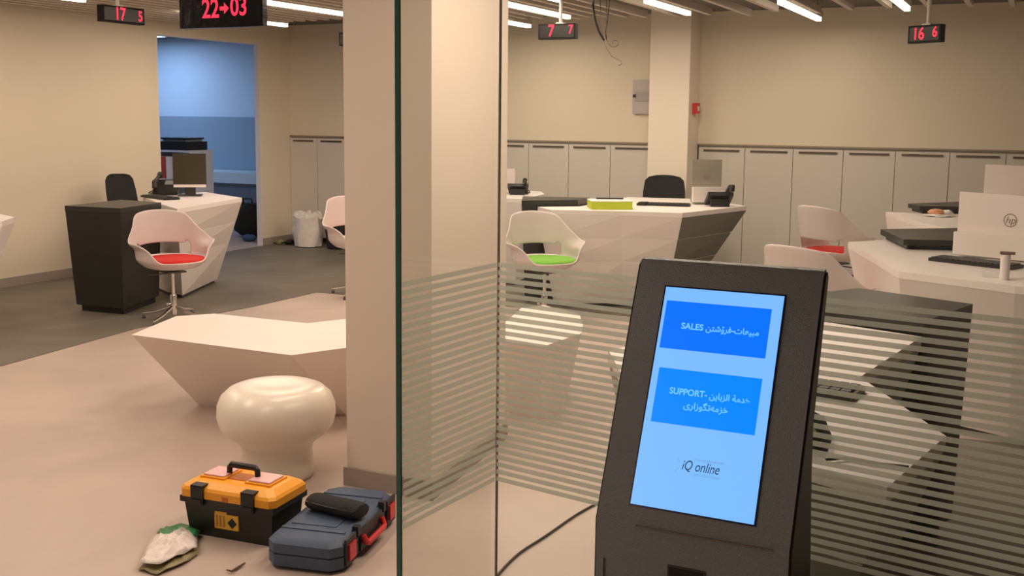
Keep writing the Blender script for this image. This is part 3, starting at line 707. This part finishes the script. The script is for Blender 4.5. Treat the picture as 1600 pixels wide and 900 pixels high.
# plastic wrap near the toolbox
pts = [P(x, y) for x, y in ((228, 889), (262, 893), (300, 872), (320, 865), (320, 842), (300, 834), (280, 838), (250, 845))]
cw = sum(pts, Vector())/8
t = thing('plastic_wrap', 'crumpled clear plastic wrapper with a green edge left of the yellow toolbox', 'wrapper', (cw.x-.016, cw.y-.020, 0))
rnd = random.Random(5)
def sheet(poly, m_, nm, zs, zc, rings=5, jit=.012):
    loc = [p-cw for p in poly]; b = B(); rs = []
    # subdivide outline
    out = []
    for i, p in enumerate(loc):
        q = loc[(i+1) % len(loc)]
        for k in range(3): out.append(p.lerp(q, k/3))
    for r in range(rings):
        f = 1-r/rings; rs.append([(p.x*f, p.y*f, zs+zc*math.sin((1-f)*1.5)+rnd.random()*jit) for p in out])
    b.loft(rs, cap=False); b.bm.faces.new([v for v in b.bm.verts][-len(out):])
    o = b.obj(nm, m_, t, smooth=20); s = o.modifiers.new('s', 'SOLIDIFY'); s.thickness = .0012
sheet(pts, WRAP, 'clear_film', .020, .030)
sheet([P(x, y) for x, y in ((228, 890), (258, 899), (300, 882), (322, 866), (314, 850), (270, 850))], OLIVE, 'film_underside', .003, .008)
sheet([P(x, y) for x, y in ((256, 842), (290, 834), (318, 848), (326, 838), (302, 827), (276, 830), (262, 835))], GREENW, 'green_edge', .022, .012)
tw = [P(x, y) for x, y in ((354, 893), (362, 897), (371, 890), (383, 884))]
B().tube([(p.x, p.y, .006+.004*(i % 2)) for i, p in enumerate(tw)], [.002, .004, .005, .003], 6).obj('twig', mat('brown scrap', (.12, .07, .04), .7), label='small brown scrap on the floor below the toolboxes', cat='scrap')
# floor cable
cp = [P(x, y) for x, y in ((1010, 752), (960, 775), (930, 790), (900, 806), (850, 842), (810, 866), (780, 897), (760, 925), (720, 960))]
fine = []
for i in range(len(cp)-1):
    for k in range(4): fine.append(cp[i].lerp(cp[i+1], k/4))
for _ in range(3): fine = [fine[0]]+[(fine[i-1]+fine[i]*2+fine[i+1])/4 for i in range(1, len(fine)-1)]+[fine[-1]]
B().tube([(p.x, p.y, .006) for p in fine], .0045, 8).obj('floor_cable', BLACK, smooth=60, label='thin black cable snaking across the floor behind the glass to the kiosk', cat='cable')

# ================================================================== TOOLBOX
A_ = Vector((-2.745, 2.965, 0)); ang = .085; L_ = .375; D_ = .205
t = thing('toolbox', 'black toolbox with a yellow lid and black latches', 'toolbox', (A_.x, A_.y, 0), ang)
# local: x along the front (0..L), y depth
B().loft([[(.012, .012, 0), (L_-.012, .012, 0), (L_-.012, D_-.012, 0), (.012, D_-.012, 0)], [(0, 0, .125), (L_, 0, .125), (L_, D_, .125), (0, D_, .125)], [(-.012, -.012, .128), (L_+.012, -.012, .128), (L_+.012, D_+.012, .128), (-.012, D_+.012, .128)], [(-.012, -.012, .15), (L_+.012, -.012, .15), (L_+.012, D_+.012, .15), (-.012, D_+.012, .15)]]).bevel(.004, 2).obj('body', mat('toolbox black', (.018, .018, .014), .42, noise=.1), t)
def oct_(x0, x1, y0, y1, c): return [(x0+c, y0), (x1-c, y0), (x1, y0+c), (x1, y1-c), (x1-c, y1), (x0+c, y1), (x0, y1-c), (x0, y0+c)]
rg = lambda o, z, c: [(x, y, z) for x, y in oct_(-o, L_+o, -o, D_+o, c)]
lid = B().loft([rg(.016, .1505, .02), rg(.016, .178, .02), rg(.008, .188, .02), rg(-.02, .205, .025), rg(-.035, .207, .03)]).bevel(.003, 1).obj('lid', YEL, t)
for x0_, x1_ in ((.045, .135), (L_-.135, L_-.045)):
    B().box(x0_-.008, x1_+.008, .045, D_-.045, .2072, .213).bevel(.002, 1).obj('tray_frame', YEL, lid)
    B().box(x0_, x1_, .055, D_-.055, .2135, .219).bevel(.002, 1).obj('tray_cover', PINK, lid)
B().box(L_/2-.07, L_/2+.07, D_/2-.035, D_/2+.035, .2072, .2095).obj('handle_recess', mat('orange recess', (.55, .16, .02), .5), lid)
B().tube([(L_/2-.062, D_/2, .209), (L_/2-.06, D_/2, .240), (L_/2-.052, D_/2, .250), (L_/2+.052, D_/2, .250), (L_/2+.06, D_/2, .240), (L_/2+.062, D_/2, .209)], [.011, .011, .012, .012, .011, .011], 10).obj('handle', BLACK, t, smooth=50)
for xc in (.072, L_-.088):
    la = B().box(xc-.026, xc+.026, -.026, -.0165, .128, .200).box(xc-.026, xc+.026, -.026, .012, .1955, .2015).bevel(.003, 1).obj('latch', BLACK, t)
    B().box(xc-.02, xc+.02, -.030, -.0262, .134, .150).bevel(.002, 1).obj('latch_tab', BLACK, la)
B().box(L_/2-.012, L_/2+.012, -.0185, -.0165, .153, .168).obj('lock_tab', mat('orange recess', (.55, .16, .02), .5), t)
lb = B().box(.130, .232, -.0012, .0068, .042, .098).box(.132, .182, -.0012, .0068, .0982, .106).obj('label_plate', YLAB, t)
dm = [(.206, .048), (.226, .068), (.206, .088), (.186, .068)]
B().loft([[(x_, -.0022, z_) for x_, z_ in dm], [(x_, -.0013, z_) for x_, z_ in dm]]).obj('diamond_mark', BLACK, lb)
for k in range(3): B().box(.137+k*.015, .145+k*.015, -.002, -.0013, .05, .092).obj('label_stripe', mat('label brown', (.40, .20, .03), .5), lb)

# ================================================================== BLUE CASE
A_ = P(430, 864); B_ = P(528, 893)
ang = math.atan2(B_.y-A_.y, B_.x-A_.x); Wc = (B_-A_).length; Dc = .50; Hc = .115
Cc = P(617, 803); d2 = (Cc-B_); sk = math.atan2(d2.y, d2.x)
t = thing('power_tool_case', 'dark blue power tool case with red latches lying flat', 'tool case', (B_.x+.03, B_.y-.035, 0), sk-math.pi/2)
ww = .275; dl = d2.length
rg = lambda o, z, c: [(x, y, z) for x, y in oct_(-ww-o, o, -o, dl+o, c)]
B().loft([rg(-.02, 0, .03), rg(0, .015, .035), rg(0, .054, .035)]).bevel(.004, 2).obj('lower_half', BLUE, t, smooth=30)
B().loft([rg(-.003, .0545, .035), rg(-.003, .0585, .035)]).obj('seam', BLACK, t)
up = B().loft([rg(0, .059, .035), rg(0, .092, .035), rg(-.014, .108, .035), rg(-.022, .112, .04)]).bevel(.004, 2).obj('upper_half', BLUE, t, smooth=30)
for yy in (.10, dl-.10): B().box(-ww+.02, -.02, yy-.008, yy+.008, .1122, .1155).bevel(.002, 1).obj('rib', BLUE, up)
B().box(-.24, -.07, .14, dl-.14, .1122, .1145).bevel(.002, 1).obj('raised_panel', BLUE, up)
for yc in (.085, dl-.085):
    la = B().box(.0005, .010, yc-.042, yc+.042, .018, .112).bevel(.003, 1).obj('latch_frame', mat('case trim dark', (.015, .017, .022), .5), t)
    B().box(.0102, .017, yc-.028, yc+.028, .034, .090).bevel(.003, 1).obj('latch', REDP, la)
hb = B().box(.0005, .008, dl/2-.105, dl/2+.105, .02, .10).bevel(.003, 1).obj('handle_recess', MATS['case trim dark'], t)
B().tube([(.010, dl/2-.09, .075), (.022, dl/2-.088, .05), (.024, dl/2-.075, .044), (.024, dl/2+.075, .044), (.022, dl/2+.088, .05), (.010, dl/2+.09, .075)], .011, 8).obj('carry_handle', REDP, t, smooth=50)
for yy in (.155, dl-.155): B().box(-.012, .011, yy-.012, yy+.012, .085, .122).bevel(.003, 1).obj('handle_hinge', MATS['case trim dark'], t)
# pouch on the case
a_, b_ = P(484, 786, .13), P(570, 806, .13); pa = math.atan2(b_.y-a_.y, b_.x-a_.x); mid = (a_+b_)/2
t = thing('black_pouch', 'slim black pouch lying on the blue tool case', 'pouch', (mid.x+.0, mid.y+.0, .1165), pa); t.scale = (.78, .95, 1)
rr = []
for xx_, r_ in ((-.15, .5), (-.145, .85), (-.12, 1), (-.04, .97), (.04, 1.03), (.12, 1), (.145, .85), (.15, .5)):
    rr.append([(xx_, .052*r_*c, .028+.028*r_*s_) for c, s_ in [(math.cos(q), math.sin(q)) for q in [2*math.pi*k/12+.2 for k in range(12)]]])
B().loft(rr).obj('body', BLACKF, t, smooth=50)
B().tube([(-.14, -.045, .036), (0, -.052, .036), (.14, -.045, .036)], .003, 6).obj('zip', STEELD, t)

# ================================================================== GLASS PARTITION
VX = P(775, 409, 1.2); VX = Vector((-1.143, 2.305, 0))
NA = Vector((-1.180, 1.921, 0)); EB = Vector((.35, 2.045, 0))
def pane(label, a, b, edge_at_a):
    d = (b-a); L = d.length; an = math.atan2(d.y, d.x)
    t = thing('glass_partition', label, 'glass partition', (a.x, a.y, 0), an, 'striped glass partition panes')
    th = .006
    B().box(0.0015 if edge_at_a else 0, L, -th, th, .0, ZC-.002).obj('glass_pane', GLASS, t)
    if edge_at_a: B().box(-.0035, .0013, -th, th, .0, ZC-.002).bevel(.001, 1).obj('glass_edge', GEDGE, t)
    z0, z1, n = .657, 1.2, 30; per = (z1-z0)/n; me = None
    for k in range(n):
        z = z1-k*per-per*.60
        if me is None:
            o = B().box(.004, L-.006, -.0004, .0004, 0, per*.60).obj('frosted_stripe', FILM, t); me = o.data
        else: o = link('frosted_stripe', me, t)
        o.location = (0, -th-.0008, z)
    return t
pane('striped glass pane in front of the pillar, with a green left edge', NA, VX-Vector((0.0, .008, 0)), True)
pane('striped glass pane behind the kiosk, running to the right edge', VX+Vector((.0055, -.002, 0)), EB, False)
B().box(-.0016, .0016, -.004, .004, 0, ZC-.002).obj('joint_strip', mat('joint seal grey', (.30, .27, .23), .5), label='thin vertical seal joining the two glass panes', cat='seal').location = (VX.x+.003, VX.y+.003, 0)

# ================================================================== KIOSK
o_ = Vector((-.583, 1.86, 1.245)); ct, st = math.cos(math.radians(64.5)), math.sin(math.radians(64.5))
u_ = Vector((1, -.005, 0)).normalized(); v_ = Vector((0, ct, st)); n_ = u_.cross(v_)
KM = frame((0, 0, 0), u_, v_, n_)
kz = thing('ticket_kiosk', 'grey metal queue ticket kiosk with a lit blue touch screen', 'kiosk', (o_.x, o_.y, 0))
OM = T(0, 0, o_.z)@KM
x0k, x1k = -.055, .270
# profile in (Y,Z) world relative to origin y
prof = [(.016, 1.288), (.022, 1.292), (.032, 1.290), (.040, 1.280), (.018, 1.10), (-.02, .98), (-.03, .86), (-.005, .70), (.0, .012), (-.185, .012), (-.183, .86), (-.181, .866)]
yF = lambda z: (z-o_.z)/st*ct
prof = [(yF(1.283), 1.283), (yF(1.283)+.006, 1.290), (yF(1.283)+.016, 1.2925), (yF(1.283)+.026, 1.288), (yF(1.283)+.030, 1.276), (.005, 1.15), (-.035, 1.04), (-.03, .95), (0, .78), (0, .012), (-.185, .012), (-.1815, .865)]
def extr(pf, xa, xb, nm, m_, inset=0, par=None):
    b = B(); b.loft([[(xa, y, z) for y, z in pf], [(xb, y, z) for y, z in pf]]); return b
extr(prof, x0k, x1k, '', 0).bevel(.0025, 2, 50).obj('cabinet_body', KIOSK, kz, smooth=35)
side = [(y+.004 if y < -.05 else y-.004, min(z, 1.284)) for y, z in prof]
extr([(yF(1.279)+.004, 1.279), (yF(1.283)+.016, 1.287), (yF(1.283)+.026, 1.276), (.001, 1.15), (-.039, 1.04), (-.034, .95), (-.004, .78), (-.004, .014), (-.180, .014), (-.176, .865)], x1k+.0003, x1k+.004, '', 0).obj('side_panel', KIOSKS, kz)
extr([(yF(1.279)+.004, 1.279), (yF(1.283)+.016, 1.287), (yF(1.283)+.026, 1.276), (.001, 1.15), (-.039, 1.04), (-.034, .95), (-.004, .78), (-.004, .014), (-.180, .014), (-.176, .865)], x0k-.004, x0k-.0003, '', 0).obj('side_panel', KIOSKS, kz)
# screen
B().box(-.003, .213, -.389, .003, .0003, .0012).obj('screen_bezel', mat('navy bezel', (.004, .006, .05), .3), kz, M=OM)
scr = B().box(0, .210, -.386, 0, .0014, .0020).obj('screen', KSCR, kz, M=OM)
B().box(.006, .192, -.112, -.025, .0022, .0026).obj('sales_button', KB1, scr, M=OM)
B().box(.012, .192, -.243, -.147, .0022, .0026).obj('support_button', KB2, scr, M=OM)
def shape_ar(w_):
    """Arabic-script letters to their joined presentation forms, then visual (left-to-right) order"""
    F4 = {'ا': (0xFE8D, 0xFE8E), 'ب': (0xFE8F, 0xFE90, 0xFE91, 0xFE92), 'ت': (0xFE95, 0xFE96, 0xFE97, 0xFE98), 'ة': (0xFE93, 0xFE94), 'خ': (0xFEA5, 0xFEA6, 0xFEA7, 0xFEA8),
          'د': (0xFEA9, 0xFEAA), 'ر': (0xFEAD, 0xFEAE), 'ز': (0xFEAF, 0xFEB0), 'ش': (0xFEB5, 0xFEB6, 0xFEB7, 0xFEB8), 'ع': (0xFEC9, 0xFECA, 0xFECB, 0xFECC), 'ف': (0xFED1, 0xFED2, 0xFED3, 0xFED4),
          'ل': (0xFEDD, 0xFEDE, 0xFEDF, 0xFEE0), 'م': (0xFEE1, 0xFEE2, 0xFEE3, 0xFEE4), 'ن': (0xFEE5, 0xFEE6, 0xFEE7, 0xFEE8), 'ي': (0xFEF1, 0xFEF2, 0xFEF3, 0xFEF4), 'ی': (0xFBFC, 0xFBFD, 0xFBFE, 0xFBFF),
          'گ': (0xFB92, 0xFB93, 0xFB94, 0xFB95), 'و': (0xFEED, 0xFEEE), 'ۆ': (0xFBD9, 0xFBDA), 'ە': (0xFEE9, 0xFEEA)}
    out = []
    for i, ch in enumerate(w_):
        f = F4.get(ch)
        if not f: out.append(ch); continue
        pv_ = i > 0 and w_[i-1] in F4 and len(F4[w_[i-1]]) == 4
        nx = len(f) == 4 and i+1 < len(w_) and w_[i+1] in F4
        out.append(chr(f[(3 if nx else 1) if pv_ else (2 if nx else 0)]))
    return ''.join(out[::-1])
TM = lambda x, y: OM@T(x, y, .0030)
text_mesh('SALES', .0155, KTX, 'lettering', scr, TM(.059, -.0695), ext=.0002, offset=.0003)
text_mesh(shape_ar('مبيعات-فرۆشتن'), .0150, KTX, 'lettering', scr, TM(.130, -.0695), ext=.0002, offset=.0002, xs=.95)
text_mesh('SUPPORT-', .0155, KTX, 'lettering', scr, TM(.070, -.186), ext=.0002, offset=.0003, xs=.95)
text_mesh(shape_ar('خدمة الزبائن'.replace('ئ', 'ي')), .0150, KTX, 'lettering', scr, TM(.142, -.187), ext=.0002, offset=.0002, xs=.95)
text_mesh(shape_ar('خزمەتگوزاری'), .0155, KTX, 'lettering', scr, TM(.104, -.208), ext=.0002, offset=.0002)
text_mesh('iQ online', .0235, KLG, 'logo', scr, TM(.110, -.309), ext=.0002, shear=.25, xs=.72)
lg = B()
for xa, xb, y in ((.098, .148, -.2965), (.10, .150, -.2985), (.098, .146, -.3215), (.10, .144, -.3235)): lg.box(xa, xb, y, y+.0007, .0028, .0030)
for k in range(2): 
    s_ = -1 if k else 1; lg.box(.066, .076, -.0003, .0003, .0028, .0030, T(0, -.309+s_*.009, 0)@T(.071, 0, 0)@Matrix.Rotation(math.radians(-55*s_), 4, 'Z')@T(-.071, 0, 0))
lg.obj('logo_lines', KLL, scr, M=OM)
# painted fold highlight, slot and lower door on the front
FM = frame((0, -.1815-.002, 0), (1, 0, 0), (0, 0, 1), (0, -1, 0))
B().box(.015, .245, .8652, .8672, -.001, .0025).bevel(.0008, 1).obj('fold_highlight', mat('fold highlight metal', (.30, .27, .24), .3, .8, noise=.4, scale=120), kz, M=FM)  # bright strip added as the specular highlight along the fold
B().box(.076, .134, .790, .806, .0012, .0022).obj('ticket_slot', BLACK, kz, M=FM)
B().box(.073, .137, .787, .809, -.002, .0012).bevel(.0006, 1).obj('slot_frame', mat('slot frame', (.10, .09, .085), .35, .5), kz, M=FM)
B().box(-.040, -.0385, .03, .80, .0005, .0018).box(-.040, .255, .03, .0315, .0005, .0018).box(.2535, .255, .03, .80, .0005, .0018).obj('door_gap', BLACK, kz, M=FM)
B().lathe([(.009, 0), (.009, .003), (.007, .004)], n=16).obj('lock', CHROME, kz, M=FM@T(.235, .45, .001))
B().box(x0k+.01, x1k-.01, -.175, -.01, 0, .0118).obj('base_plate', BLACK, kz)
print('objects', len(bpy.data.objects))
